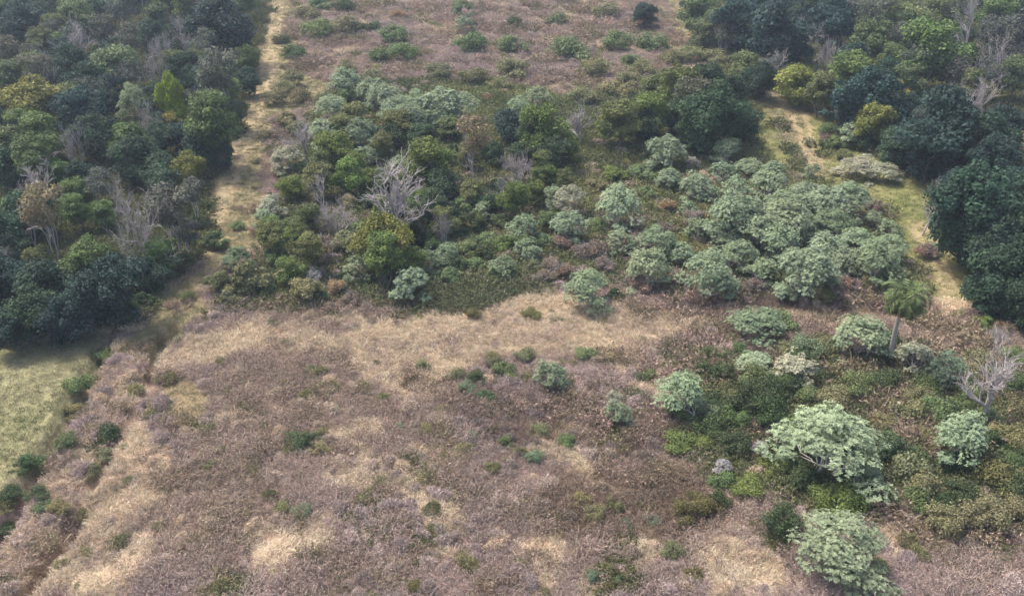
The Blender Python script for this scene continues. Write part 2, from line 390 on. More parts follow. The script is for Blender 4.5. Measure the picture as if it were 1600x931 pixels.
for i, (b, T, k) in enumerate([(.36, .86, 1150), (.4, .95, 600), (.32, .82, 1200), (.38, .9, 1000), (.28, .8, 560), (.3, .84, 1200), (.33, .92, 700), (.3, .78, 900)]):
    V, f, t, c, rd = silver_crown(200 + i, k, b, T)
    VAR['silver'].append(dict(parts=[('trunk', trunk_mesh(40 + i, c, b * .55, .022, M_PALE, 3, 12, .1)), ('crown', cm(V, f, t, M_SILV))], mid=(b + T) / 2 - .02, T=T))
VAR['silver_big'] = []
for i, (b, T) in enumerate([(.36, .92), (.3, .86), (.34, .9)]):
    V, f, t, c, rd = silver_crown(220 + i, 2400, b, T, leaf=.031)
    VAR['silver_big'].append(dict(parts=[('trunk', trunk_mesh(50 + i, c, b * .55, .022, M_PALE, 3, 14, .1)), ('crown', cm(V, f, t, M_SILV))], mid=(b + T) / 2 - .02, T=T))
VAR['shrub'] = []
for i, (T, nl, n_) in enumerate([(.62, 34, 7500), (.5, 30, 7000), (.75, 36, 7500), (.45, 40, 7000), (.58, 26, 6500)]):
    V, f, t, c, rd = cloud(300 + i, nl, n_, .0, T, .05, (.06, .19), 'dome')
    VAR['shrub'].append(dict(parts=[('stem', trunk_mesh(60 + i, c, .14, .02, M_BARK, 4, 12, .1)), ('foliage', cm(V, f, t, M_LEAF, 'foliage'))], mid=T * .5, T=T))
VAR['wispy'] = []
for i in range(3):
    V, f, t, c, rd = cloud(330 + i, 26, 3200, .03, .62, .045, (.07, .19), 'dome')
    tb = branchy(340 + i, .72, .014, 3, .45, 6, 1.6)
    VAR['wispy'].append(dict(parts=[('stem', tb.mesh('stem', M_TWIG)), ('foliage', cm(V, f, t, M_LEAF, 'foliage'))], mid=.36, T=.72))
VAR['loose'] = []
for i, T in enumerate([.5, .42, .6, .46]):
    V, f, t, c, rd = cloud(360 + i, 34, 4200, -.05, T, .042, (.05, .17), 'dome', fuzz=.42)
    VAR['loose'].append(dict(parts=[('stem', trunk_mesh(70 + i, c, .1, .014, M_BARK, 5, 20, .1)), ('foliage', cm(V, f, t, M_LEAF, 'foliage'))], mid=T * .45, T=T))
VAR['bare'] = []
for i, (T, st) in enumerate([(1.15, 1), (1.3, 2), (1.05, 3), (1.5, 1), (1.2, 2)]):
    tb = branchy(400 + i, T, .023, 5, .52, st, 1.05)
    VAR['bare'].append(dict(parts=[('trunk', tb.mesh('trunk', M_TWIG))], mid=T * .6, T=T))
VAR['sparse'] = []
for i, T in enumerate([1.6, 1.35]):
    tb = branchy(430 + i, T * .97, .026, 3, .42, 2, 1.3); V, f, t, c, rd = cloud(440 + i, 24, 2600, T * .38, T, .05, (.12, .22))
    VAR['sparse'].append(dict(parts=[('trunk', tb.mesh('trunk', M_PALE)), ('crown', cm(V, f, t, M_LEAF))], mid=T * .68, T=T))
VAR['thorn'] = []
for i in range(2):
    tb = branchy(460 + i, .75, .012, 4, .5, 7, 1.3); VAR['thorn'].append(dict(parts=[('stem', tb.mesh('stem', M_TWIG))], mid=.4, T=.75))
VAR['tuft'] = []
for i in range(3):
    r = np.random.RandomState(480 + i); Vs, Fs, Ts, off = [], [], [], 0
    for k in range(44):
        V, fs, t = blades(490 + i * 60 + k, 110, .17 + .09 * r.rand(), .05, .0034, 1.2, 1.3); g2 = r.normal(0, .17, 2); V = V + np.array([g2[0], g2[1] * .8 + .12 * math.sin(7 * g2[0] + i), 0])
        Vs.append(V); n4 = len(fs[0]); Fs.append([q + off for q in fs]); Ts.append((t[:n4], t[n4:])); off += len(V)
    VAR['tuft'].append(dict(parts=[('stalks', mesh_np('stalks', np.concatenate(Vs), [np.concatenate([q[0] for q in Fs]), np.concatenate([q[1] for q in Fs])], M_DRY,
        np.concatenate([q[0] for q in Ts] + [q[1] for q in Ts])))], mid=.15, T=.35))

# kind: name, category, shape, colours (linear base colour), look
KIND = {
 'D': ('evergreen_tree', 'tree', 'full', (.044, .074, .036), 'dark green leafy tree'),
 'T': ('evergreen_tree', 'tree', 'full', (.036, .064, .046), 'dark bluish green tree'),
 'G': ('broadleaf_tree', 'tree', 'round', (.125, .17, .045), 'mid green leafy tree'),
 'B': ('broadleaf_tree', 'tree', 'round', (.115, .175, .045), 'fresh bright green tree'),
 'O': ('broadleaf_tree', 'tree', 'round', (.135, .155, .055), 'olive green rounded tree'),
 'Y': ('broadleaf_tree', 'tree', 'full', (.185, .188, .045), 'yellowish olive leafy tree'),
 'L': ('broadleaf_tree', 'tree', 'full', (.27, .33, .04), 'lime yellow pointed tree'),
 'W': ('half_leafless_tree', 'tree', 'sparse', (.105, .105, .070), 'thin brownish half leafless tree'),
 'A': ('bare_tree', 'tree', 'bare', (.3, .3, .3), 'leafless grey lilac tree'),
 'P': ('pale_trunked_tree', 'tree', 'sparse', (.26, .215, .115), 'tan leaved tree with pale forked trunk'),
 'S': ('silver_leaf_tree', 'tree', 'silver', (.252, .312, .192), 'silvery green umbrella shaped tree'),
 'E': ('silver_leaf_tree', 'tree', 'silver', (.20, .255, .15), 'greener silver leaved tree'),
 'C': ('silver_leaf_tree', 'tree', 'silver', (.335, .345, .245), 'cream topped silvery tree'),
 'F': ('flowering_shrub', 'shrub', 'silver', (.38, .355, .34), 'shrub with whitish lilac seed heads'),
 'g': ('shrub', 'shrub', 'shrub', (.13, .175, .07), 'green leafy shrub'),
 'o': ('shrub', 'shrub', 'shrub', (.185, .185, .09), 'dull olive shrub'),
 'd': ('shrub', 'shrub', 'shrub', (.068, .098, .042), 'dark green dense shrub'),
 'b': ('shrub', 'shrub', 'wispy', (.22, .165, .125), 'brown twiggy shrub'),
 'l': ('shrub', 'shrub', 'shrub', (.135, .18, .05), 'lime green shrub'),
 'y': ('shrub', 'shrub', 'shrub', (.15, .145, .06), 'yellowish olive shrub'),
 't': ('dry_shrub', 'shrub', 'wispy', (.36, .235, .13), 'dry tan shrub'),
 'k': ('shrub', 'shrub', 'shrub', (.16, .21, .12), 'small blue green shrub'),
 'a': ('leafless_shrub', 'shrub', 'thorn', (.3, .3, .3), 'leafless grey twiggy shrub'),
 's': ('straw_tussock', 'tussock', 'tuft', (.60, .505, .36), 'pale straw grass tussock'),
}
# where the plants stand, in words
ZL = 'in the dense wood beside the grassy firebreak'
ZM = 'in the mixed thicket below the scrub field'
ZR = 'in the dark clump above the silver trees'
ZS = 'in the pale silver grove by the forked track'
ZT = 'in the tall wood beyond the forked track'
ZE = 'in the evergreen stand beside the palm'
ZF = 'on the slope around the big silver tree'
ZG = 'in the faded brown scrub of the foreground'
ZD = 'along the ditch beside the pasture'
ZU = 'in the brown scrub field above the thicket'
PLACED = []; HEAPS = []
def label_of(kind, size, zone): return ' '.join(x for x in (size, KIND[kind][4], zone) if x)
CNT = {}
def shape_of(kind, zone): return 'loose' if kind in 'goykdl' and zone in (ZG, ZD, ZU, ZF) else KIND[kind][2]
def plant(px, py, wpx, kind, zone, hf=1.0, label=None, wf=1.0):
    if kind in 'DTGBOYWA': wpx *= 1.12
    if kind in 'SEC': wpx *= 1.08
    if kind == 'A': hf *= 1.2 if zone == ZL else 1.05; wpx *= 1.1
    if kind == 'P': hf *= 1.12
    if zone in (ZF, ZU, ZD) and kind in 'godlyk': wpx *= 1.3
    if zone == ZF and kind in 'godly': hf *= 1.2
    k = KIND[kind]; sh = shape_of(kind, zone)
    if sh == 'silver' and wpx * flat_at(px, py, 2)[2] / F > 3.6: sh = 'silver_big'
    vs = VAR[sh]; i = CNT.get(sh, 0); CNT[sh] = i + 1
    v = vs[(i * 7 + i // 3) % len(vs)]
    up = 1.5
    if kind == 'b' and zone in (ZG, ZU, ZF, ZD): x, y, t = at(px, py); HEAPS.append((x, y, wpx * t / F)); return
    for _ in range(4):
        x, y, t = at(px, py, up); s = wpx * t / F; up = v['mid'] * s * hf
    put(x, y, s, kind, v, zone, hf, label, wpx, wf)
def put(x, y, s, kind, v, zone, hf=1.0, label=None, wpx=40, wf=1.0):
    k = KIND[kind]; z = h1(x, y) - .02 * s
    col = np.array(k[3]) * random.uniform(.82, 1.2) * np.array([random.uniform(.9, 1.12), 1, random.uniform(.9, 1.12)])
    if kind in 'SECFs': col = np.array(k[3]) * random.uniform(.88, 1.14) * np.array([random.uniform(.95, 1.06), 1, random.uniform(.95, 1.04)])
    if zone in (ZL, ZT, ZE) and kind in 'DTGBOW': col = col * np.array([.88, .97, 1.15])
    parts = v['parts']
    root = bpy.data.objects.new(k[0], None if len(parts) > 1 and wpx >= 16 else parts[-1][1])
    COL.objects.link(root)
    root.location = (x, y, z); root.rotation_euler = (0, 0, random.uniform(0, 6.28))
    q = random.uniform(.93, 1.07); root.scale = (s * q, s * wf / q, s * hf)
    root.color = (*col, 1)
    root['category'] = k[1]
    root.empty_display_size = .3
    if root.data is None:
        for nm, me in parts:
            o = bpy.data.objects.new(nm, me); COL.objects.link(o); o.parent = root; o.color = (*col, 1)
    PLACED.append(dict(o=root, x=x, y=y, s=s, k=kind, zone=zone, label=label, r=s * .5))
def block(zone, text):
    for e in text.replace('\n', ';').split(';'):
        e = e.split('|'); q = e[0].split()
        if not q: continue
        plant(float(q[0]), float(q[1]), float(q[2]), q[3], zone, float(q[4]) if len(q) > 4 else 1.0, e[1].strip() if len(e) > 1 else None)

# ---------------------------------------------------------------- trees and shrubs, read off the photograph (crown centre x, y, width, kind, height factor | own label)
block(ZL, '''
45 152 92 Y .85|large yellow olive spreading tree in the dense wood by the firebreak
120 165 76 T;160 192 52 T;207 150 46 S 1.5|single small silvery tree amid the dark dense wood
265 150 52 L 1.9|lime yellow pointed tree standing out of the dark wood
268 188 46 Y .8|yellow green tree right below the lime yellow pointed tree
38 28 62 T;78 38 36 O 1.2;62 62 42 O;10 78 44 W;88 82 52 T;130 60 60 A;118 18 54 O;152 12 44 D;192 8 52 W;246 22 42 O;234 48 46 D
340 32 92 T;368 55 60 T;320 62 52 A;290 48 50 A;250 72 52 A;182 92 72 O .9;132 122 62 D;240 104 50 A;266 96 46 O
340 112 76 W;352 96 46 S 1.4|pale silvery tree at the wood edge beside the firebreak
320 146 22 F;386 84 40 G;386 122 42 D;330 182 78 G;225 182 36 A;25 190 48 G;62 204 70 G;48 236 62 G;8 172 50 D;14 216 50 T
112 218 54 A;146 205 46 G;196 214 58 B;216 246 80 D;252 214 52 D;312 214 70 D;340 192 44 W;290 258 52 Y;250 284 62 D;14 256 64 D;82 262 42 G
50 280 72 A .7|broad flat leafless grey tree crown in the dense wood
120 296 50 G;155 286 52 W;186 302 50 A;122 266 44 D
10 326 46 B;66 326 80 P 1.05|tall tan crowned tree with white forked trunk in the dense wood
116 324 42 B;160 330 42 G;210 346 80 A 1.1|large leafless grey tree near the forest corner
262 326 86 W .9;272 382 34 l 1.2;245 392 52 G;292 362 44 W;136 402 70 G;58 398 42 O;20 382 54 D;10 430 66 T;76 442 92 D
182 440 92 T;130 466 82 T;45 480 82 D;14 502 64 T;226 424 56 D;92 494 74 T;190 478 50 d;40 350 44 A;232 446 40 d;150 492 50 d
300 300 46 W;345 240 40 D;365 170 40 O;300 120 44 D;290 160 40 W;200 60 50 W;60 110 60 W;160 45 46 W;300 15 46 D;20 110 54 O;90 130 50 D;205 115 44 W;165 155 40 D
''')
block(ZL, '''
8 520 50 d 1.1;40 518 46 d 1.1;75 512 50 d 1.1;108 506 50 d 1.1;140 500 46 d 1.1;170 492 46 d 1.1;198 480 42 d 1.1;222 466 40 d 1.1;240 448 36 d 1.1;262 425 36 d 1.1;280 408 34 d 1.1;300 380 32 d 1.1;308 350 30 d 1.1;318 320 30 d 1.1
''')
block(ZM, '''
538 126 57 S;542 150 46 g 1.1;580 136 57 S;602 150 62 S;622 166 60 S;520 166 57 S;652 160 62 S;690 156 75 S;722 160 57 S;682 178 50 E;640 178 57 S;510 202 65 S;562 206 60 E;592 222 46 E
552 178 52 O .8;620 186 52 O .8;530 198 46 O .8;602 208 48 D .8;660 205 46 D .7;700 195 44 O .7
446 186 46 o;462 200 46 o;480 205 52 A 1.3|tall whitish leafless tree at the thicket corner near the firebreak
450 240 52 C .9|grey cream bush below the tall whitish leafless tree
545 268 50 B;496 274 46 O;520 224 58 G;446 288 32 l 1;500 296 40 A;470 262 36 g
600 292 112 A 1.0|big pinkish grey leafless tree in the mixed thicket
670 246 70 G 1.1;692 286 62 D;640 276 40 Y;684 322 58 D;655 310 46 G
738 214 66 P 1.05|tan domed tree with white forked trunk between dark trees
796 190 52 T;850 192 76 G;820 222 60 D;888 224 40 G;868 236 50 D;770 236 40 D
808 254 48 A|small white leafless tree before the dark green trees
800 296 74 a 1.2;775 305 40 a;846 302 50 g;842 152 50 S;810 162 42 S;762 150 22 t
912 186 56 A .9|domed grey leafless tree beside a dark clump
880 200 36 a
425 318 46 C;412 338 40 S;450 368 46 l 1.1;432 376 40 d;385 432 84 o 1.2|large dull olive bush at the thicket corner by the firebreak fork
412 450 60 d;370 400 50 E;335 372 50 g;338 440 46 o;360 460 50 o
500 384 66 b 1.2;512 352 46 a;520 332 60 A .9;600 372 86 Y 1.1|large yellow green tree over the teal silver bushes
600 392 60 G;560 412 56 E 1.1;666 402 46 E 1.1;640 436 62 S .95|round silver bush at the edge of the straw clearing
598 434 22 F;490 428 30 F;525 446 40 t 1.2|orange tan dry shrub at the thicket edge
480 452 60 o;460 422 50 o;550 462 36 b;430 402 44 g;610 336 50 D;575 440 36 d;440 432 46 o;500 460 36 g;540 430 36 d
730 386 52 g 1.1;695 352 44 A;786 410 42 E;700 430 50 g;760 372 46 g;700 392 44 E;660 430 30 g;720 360 44 d;645 360 46 D
720 325 60 g;760 320 56 d;690 345 40 g;740 345 50 d
820 350 52 E;786 380 50 l .9;822 386 46 E;886 346 60 S;890 304 56 C;860 345 50 g;850 375 44 g;880 375 46 b;910 390 44 b;930 350 40 g
780 345 40 d;740 412 46 g;770 428 40 g;830 412 40 o;860 410 40 b
''')
block(ZR, '''
970 182 68 O .9;1020 168 62 G;1062 132 72 O;1060 176 66 D;1102 124 60 D;1112 172 92 D 1.1;1160 184 62 D;1140 142 60 D;1086 204 60 D;1010 190 52 D;1030 130 46 O;1080 150 60 W
''')
block(ZS, '''
1042 228 66 S;1100 216 42 E;1136 232 50 S;1082 252 26 F;1046 276 42 S;1086 286 52 S;966 318 82 S;1040 318 40 t;1076 322 32 S
970 372 52 S;1026 372 62 S;1014 412 70 S;1066 392 44 S;1106 416 86 S;1156 392 66 S;1192 416 52 S;916 440 74 S .95|round silver bush alone at the tip of the straw clearing
1092 282 46 S;1202 282 62 S;1152 288 50 S;1150 332 92 S;1192 352 80 S;1232 342 90 S;1242 312 70 S;1132 358 56 S;1246 402 56 S;1218 372 70 S
1222 316 60 S;1252 342 64 E;1332 304 70 S;1292 312 80 S;1262 302 60 S;1266 412 100 S 1;1292 386 66 S;1342 372 60 S;1372 402 80 E;1392 382 60 S;1462 384 24 E;1322 402 62 S;1305 345 70 E;1300 430 46 S
1285 462 52 y|yellow olive shrub under the silver grove
1340 258 62 C .55;1382 266 56 C .55;1356 248 40 C .55;1170 258 50 S .8;1210 262 44 S .8;1130 262 46 E .8;1110 300 40 S
1180 445 46 b;1140 440 46 b;1060 430 46 b;1000 440 46 b;960 458 34 d;1220 450 40 g;1260 450 40 g;1235 462 36 k;1330 445 50 b;1360 440 44 o;1400 430 50 o
1010 300 40 g;960 272 50 l .7;1000 268 56 g .7;930 290 44 o;1040 355 40 b;1080 350 44 b;1085 335 36 b;990 345 40 b;935 385 50 b;880 420 46 b;850 430 40 b;945 410 40 b
''')
block(ZT, '''
1158 28 72 T 1.1;1216 42 90 T 1.05;1302 30 76 T 1.1;1258 48 46 A 1.3|pale trunked leafless tree against the dark tall wood
1266 16 60 D;1302 84 46 A 1.2;1092 14 60 O;1122 32 54 O;1106 50 46 O;1130 55 40 W
1166 98 52 O;1186 118 52 D;1212 92 40 A .8;1205 105 40 W
1252 128 74 Y .8|yellow olive rounded tree at the fork of the sandy track
1286 134 50 O .9;1330 92 60 T;1336 112 80 G;1352 146 100 T;1392 146 52 Y;1372 184 60 Y|yellow green tree leaning among dark bluish trees
1462 190 124 T 1.05;1422 172 66 T;1546 212 82 D 1.1;1572 190 66 T;1330 202 40 S|lone silver tree at the foot of the tall dark wood
1402 224 62 D;1352 218 50 d;1456 232 70 T;1482 158 60 A 1;1532 142 66 A .8;1500 235 60 D;1390 245 40 g;1330 165 60 T;1295 200 40 g;1305 222 40 g;1320 240 36 y
1462 66 102 G .9|large green domed tree standing apart in the brown wood
1492 92 64 D;1362 56 64 O;1372 20 60 W;1432 30 66 O;1522 30 54 A 1.3|white leafless tree beside the green domed tree
1560 18 60 G;1582 62 56 W;1552 50 52 W;1562 86 56 A .8;1432 96 50 W;1502 112 52 W;1600 45 60 W;1410 60 50 W;1400 15 50 O;1470 15 54 O;1340 40 46 O;1395 90 46 O;1590 110 56 O;1540 112 50 W;1420 120 50 O;1590 20 50 D;1330 15 50 W
1238 68 50 T;1180 60 50 T;1200 10 60 T;1240 5 60 T
''')
block(ZE, '''
1526 312 124 D 1|large round evergreen crown beside the leafless grey tree
1586 312 96 D;;1554 372 92 D;1514 362 70 D;1576 432 112 D;1618 400 90 D;1546 452 70 D;1610 350 90 D;1614 290 70 T;1624 455 80 D;1594 470 70 D;
1454 312 46 A 1.15|leafless grey tree leaning at the evergreen stand edge
1539 505 46 l;1569 510 44 t;1489 300 50 g .8;1614 330 80 T
''')
block(ZF, '''
860 580 52 S 1.1|silver bush alone in the scrub below the straw clearing
966 640 42 E 1.1;960 617 26 C;1070 606 76 S 1.1|silver tree with green foot on the brown slope
1182 564 58 S .6;1246 570 72 C .95|whitish seed headed tree beside the flat silver bush
1350 520 90 S .8|wide silver tree beside the palm trunk
1432 552 64 C .8;1486 566 56 S 1.1;1470 590 40 E
1308 680 158 S .82|largest silver umbrella tree on the slope
1350 738 60 E .9|teal silver branch tree under the largest silver tree
1506 676 96 S .95|silver tree below the large leafless tree
1314 838 144 E .72|wide silver green tree alone at the foot of the slope
1190 697 32 F;1130 726 32 F;1186 500 92 E .6;1215 500 50 g .8
1552 790 36 k;1574 578 100 A 1.2|large leafless tree with white splayed branches beside the silver bushes
1560 525 50 a
1170 622 60 d;1200 642 56 d;1150 652 50 g;1110 664 50 d;1240 602 50 g;1290 544 50 o;1260 540 46 k;1150 694 46 d;1200 732 50 l .6;1230 720 50 l .6;1262 744 60 d;1330 782 74 l .7;1290 772 56 l .7;1222 812 56 d
1430 742 80 o;1400 702 60 d;1450 762 60 o;1560 742 64 y;1540 802 60 o;1480 812 56 o;1420 642 56 o;1440 682 50 b;1480 642 60 g;1590 682 60 o;1450 602 50 g;1530 832 56 b;1340 602 50 g;1380 622 56 b;1500 772 50 d;1360 565 46 b;1400 590 46 b;1590 760 60 d;1570 820 60 b;1420 820 60 b;1450 850 50 b;1490 720 46 d;1380 660 50 b;1350 640 40 b;1470 700 40 y;1580 720 40 g;1595 800 50 o
1300 575 50 b;1270 620 40 g;1230 660 50 g;1180 670 44 b;1130 590 40 b;1090 640 50 k;1060 640 36 g;1100 690 40 l .6;1060 690 50 l .5;1170 760 50 l .6;1130 750 40 g;1120 780 36 d;1070 800 40 y 1.3;1100 790 40 y 1.2;1180 590 50 g;1210 610 50 d;1515 610 50 g;1540 650 40 g;1555 690 44 d;1600 640 50 o
1380 560 30 d;1250 560 40 d;1320 555 46 b;1120 550 50 b;1100 520 40 b;1150 520 40 b;1050 545 40 b;1290 505 40 b;1340 470 50 b;1450 510 50 b;1500 520 50 b
''')
block(ZG, '''
785 575 46 g;800 590 28 l 1.2;745 590 40 d;715 585 40 o;730 605 36 k;915 552 42 g .8;1010 586 42 g;838 712 34 k 1.2|fresh green sapling in the brown scrub
885 686 36 g;845 670 36 o;770 560 36 o;820 555 40 o;690 610 36 b;760 620 44 d;800 635 40 b;720 640 40 b;650 600 40 b;660 570 30 o
475 686 62 d .7;440 792 40 o;472 798 36 k;525 638 20 k;625 666 22 k;485 576 24 g;610 640 30 b;500 700 36 o
980 816 26 k;1020 812 26 k;930 800 40 o;960 790 40 y 1.2;905 780 40 o;830 800 40 b;1000 750 40 b;950 735 40 b;1040 740 40 b;790 690 34 g;740 680 30 k;770 730 30 y;850 650 50 b;900 640 50 b;930 670 50 b;990 680 40 b;1020 650 46 b;1050 590 34 b;990 560 44 b;950 560 40 b;1050 860 44 o;1080 900 50 y;930 900 36 k;965 905 24 k;800 900 40 b;650 915 40 y;580 905 36 b;530 880 40 b
740 770 30 b;690 720 34 b;600 760 30 b;560 790 34 b;380 740 40 b;340 800 40 b;300 860 40 b;420 700 34 b;390 650 34 b;450 620 34 b;560 610 34 b;520 560 30 b;440 540 30 b;360 600 30 b;330 690 34 b;740 490 30 y;830 490 40 y .6;870 500 30 y .6
480 480 40 b;430 478 40 b;380 480 36 b;540 480 36 b;580 475 36 b;1060 470 50 b;1010 480 40 b;1100 470 44 b;1150 470 40 b;980 470 36 b;1070 500 40 b;1130 500 44 b;1370 470 50 b;1430 480 40 b
440 852 96 s .9;480 842 80 s;420 870 70 s .8;566 826 56 s;536 674 40 s .7;570 684 30 s .6;200 885 80 s .7;150 905 80 s .7;220 850 60 s .6;1004 850 56 s;1000 880 44 s;880 890 44 s .8;850 925 50 s .7;1140 890 80 s .7;1200 915 70 s .7;110 880 60 s .6;330 490 40 s .7;895 715 50 s .6;1100 706 50 s .4;1390 870 40 s .6
''')
block(ZD, '''
76 716 58 g .7;46 742 40 d;170 676 42 d;126 618 40 g;165 552 36 g;66 792 32 g;110 650 34 o;150 590 30 o;100 690 40 g;25 790 36 d;12 830 36 d;140 625 30 g;180 640 26 b;55 770 34 d;95 720 36 b;160 710 30 o;145 735 30 o;90 790 30 o;110 830 40 b;80 880 40 b;250 545 26 b;240 575 26 b;285 480 30 b;292 462 22 g;230 560 24 b;200 600 26 b
''')
block(ZU, '''
460 80 38 g;505 45 52 g;540 38 50 o;590 86 38 g;616 54 42 g;628 82 44 g;578 42 34 d;740 66 52 g;725 10 34 E 1.3|tall silver tree alone in the brown scrub field
724 34 32 S;800 70 46 g;890 74 62 g;930 106 42 o;965 64 46 g;1020 66 54 g;986 96 34 g;800 108 54 o;700 122 36 b;540 108 34 o;456 122 36 o;506 102 34 b;686 112 40 o
620 20 30 t;667 62 26 s 1.6;640 14 26 b;870 30 40 o;912 20 42 b;950 16 40 o;1010 18 38 T .9;1050 90 40 o;850 100 36 b;760 100 34 b;650 110 36 b;580 120 40 o;740 120 40 o;870 125 40 b;910 150 40 o;960 140 50 o;1000 105 40 o;980 125 40 o;470 150 40 o;430 150 36 o;445 135 30 o
520 70 36 b;560 66 30 b;660 88 30 b;690 60 30 b;700 35 36 b;770 45 36 b;830 50 34 b;850 70 34 b;920 60 34 b;940 40 34 b;990 45 34 b;1040 40 30 b;600 10 34 b;560 12 34 b;480 20 40 o;500 5 40 g;540 8 36 d;665 20 36 b;760 15 30 b;805 35 30 d;830 12 30 b;890 0 36 b;1060 70 34 b;1080 85 40 o;1120 90 40 o;1135 80 34 b;470 50 30 b;440 60 26 y;480 110 34 b;620 115 34 b;840 135 34 b;780 130 34 o;920 128 34 b;1000 140 34 b;680 45 26 s 1;850 120 30 s .6;895 130 26 s .6
402 250 20 o .7;400 290 20 o .7;416 210 24 o .7;430 215 26 b;390 330 24 b;372 352 22 g .8;445 215 30 b;405 360 24 b
''')

# the woods go on between and beyond the trees read off above
def fill(zone, poly, n, kinds, smin, smax, gap, seed):
    r = random.Random(seed); pw = poly_world(P(poly)); x0, y0 = pw.min(0); x1, y1 = pw.max(0)
    got = tries = 0
    while got < n and tries < n * 60:
        tries += 1
        x = r.uniform(x0, x1); y = r.uniform(y0, y1)
        if not bool(inside(pw, np.array([x]), np.array([y]))[0]): continue
        s = r.uniform(smin, smax)
        if any((p['x'] - x) ** 2 + (p['y'] - y) ** 2 < (gap * (p['r'] + s * .5)) ** 2 for p in PLACED): continue
        k = r.choice(kinds)
        if k == 'b' and zone in (ZG, ZU, ZF): HEAPS.append((x, y, s)); got += 1; continue
        vs = VAR[shape_of(k, zone)]
        put(x, y, s, k, vs[r.randrange(len(vs))], zone, r.uniform(.9, 1.15), None, 30); got += 1
fill(ZL, '-40,-40 398,-40 392,40 375,120 328,245 285,385 205,450 175,495 -40,535', 125, 'DDTGDOWTWD', 3.2, 5.6, .5, 1)
fill(ZT, '1070,-40 1640,-40 1640,130 1590,150 1580,240 1480,265 1400,240 1320,200 1310,160 1195,130 1075,40', 66, 'WTODTAWDO', 3.4, 6, .55, 2)
fill(ZE, '1500,290 1640,260 1640,480 1530,470 1480,390', 14, 'DDT', 3.5, 6, .5, 3)
fill(ZM, '480,262 560,250 760,245 860,265 900,310 880,340 840,430 700,440 600,470 420,460 410,400 430,340', 60, 'goGEOdG', 2.0, 3.4, .48, 4)
fill(ZS, '1050,260 1260,270 1380,300 1470,420 1250,440 1000,430 900,400', 12, 'SEbbg', 2.2, 3.4, .5, 5)
fill(ZU, '455,-30 1050,-30 1090,80 1010,120 900,140 780,130 520,110 440,140', 80, 'b', 1.2, 2.6, .5, 6)
fill(ZG, '260,560 640,620 1060,640 1090,940 250,940', 60, 'b', .9, 1.8, .7, 7)
fill(ZF, '1090,560 1280,540 1600,560 1640,840 1400,800 1220,760 1080,700', 60, 'bobdbg', 1.7, 3.2, .45, 8)

# ---------------------------------------------------------------- the palm
def palm():
    r = np.random.RandomState(5)
    bx, by, t = at(1391, 572); zb = h1(bx, by)
    root = bpy.data.objects.new('palm_tree', None); COL.objects.link(root); root.location = (bx, by, zb - .05)
    root['label'] = 'lone feather palm with slender grey trunk among silver bushes'; root['category'] = 'palm'
    px, py, t2 = flat_at(1418, 462, zb + 6.8)
    top = np.array([px - bx, py - by, 6.8]); top[:2] *= .9
    m = 14; tt = np.linspace(0, 1, m)[:, None]; pts = top * tt + np.array([-.22, .1, 0]) * np.sin(tt * math.pi); pts[0, 2] = -.3
    tb = Tubes(); rad = np.where(np.arange(m) % 2, .14, .155) * np.linspace(1.25, .85, m); tb.tube(pts, rad, 10)
    add('trunk', tb.mesh('trunk', M_PALM), root)
    tb = Tubes(); tb.tube([top + (0, 0, -.7), top + (0, 0, -.3), top + (0, 0, .25)], [.15, .22, .1], 9)
    cs = bpy.data.objects.new('crown_shaft', tb.mesh('crown_shaft', M_BARK)); COL.objects.link(cs); cs.parent = root
    nf = 26
    for i in range(nf):
        az = i * 2.399 + r.uniform(-.2, .2); el = 1.25 - 1.75 * (i / nf) + r.uniform(-.1, .1); L = r.uniform(2.3, 3.0)
        p = top + np.array([0, 0, .1]); pts = [p]; e = el
        for k in range(9):
            e -= .19 + .042 * k; p = p + np.array([math.cos(az) * math.cos(e), math.sin(az) * math.cos(e), math.sin(e)]) * L / 9; pts.append(p)
        pts = np.array(pts); tg = nrm(np.gradient(pts, axis=0)); sd_ = np.array([-math.sin(az), math.cos(az), 0]); upv = np.cross(tg, sd_); upv *= np.sign(upv[:, 2:3] + 1e-6)
        N = 34; f = np.linspace(.12, .99, N); ix = f * 9; i0 = np.minimum(ix.astype(int), 8); fr = (ix - i0)[:, None]
        c0 = pts[i0] * (1 - fr) + pts[i0 + 1] * fr; t0 = tg[i0]; u0 = upv[i0]
        Vs, Fs, off = [], [], 0
        for sgn in (-1, 1):
            u = nrm(sd_ * sgn * 1.0 + t0 * .55 - np.array([0, 0, .45]) + r.normal(0, .12, (N, 3)) + u0 * .15)
            LL = .62 * np.sin(np.clip(f * 1.0 + .12, 0, 1) * math.pi) ** .6 * r.uniform(.8, 1.1, N) + .1
            V, q = leaf_quads(c0 + u * (LL * .5)[:, None], u, nrm(np.cross(u, u0)), LL, np.full(N, .075), .06); Vs.append(V); Fs.append(q + off); off += len(V)
        s_ = np.linspace(.035, .008, 10)[:, None]
        rv = np.concatenate([pts + sd_ * s_, pts - sd_ * s_, pts - upv * s_ * 1.5]); a = np.arange(9)
        for o1, o2 in ((0, 10), (10, 20), (20, 0)): Fs.append(np.stack([a + o1, a + o1 + 1, a + o2 + 1, a + o2], 1) + off)
        Vs.append(rv)
        nF = sum(len(q) for q in Fs)
        o = add('frond', mesh_np('frond', np.concatenate(Vs), Fs, M_LEAF, r.rand(nF)), root)
        o.color = (.095, .13, .05, 1) if i < 21 else (.17, .14, .07, 1)
palm()

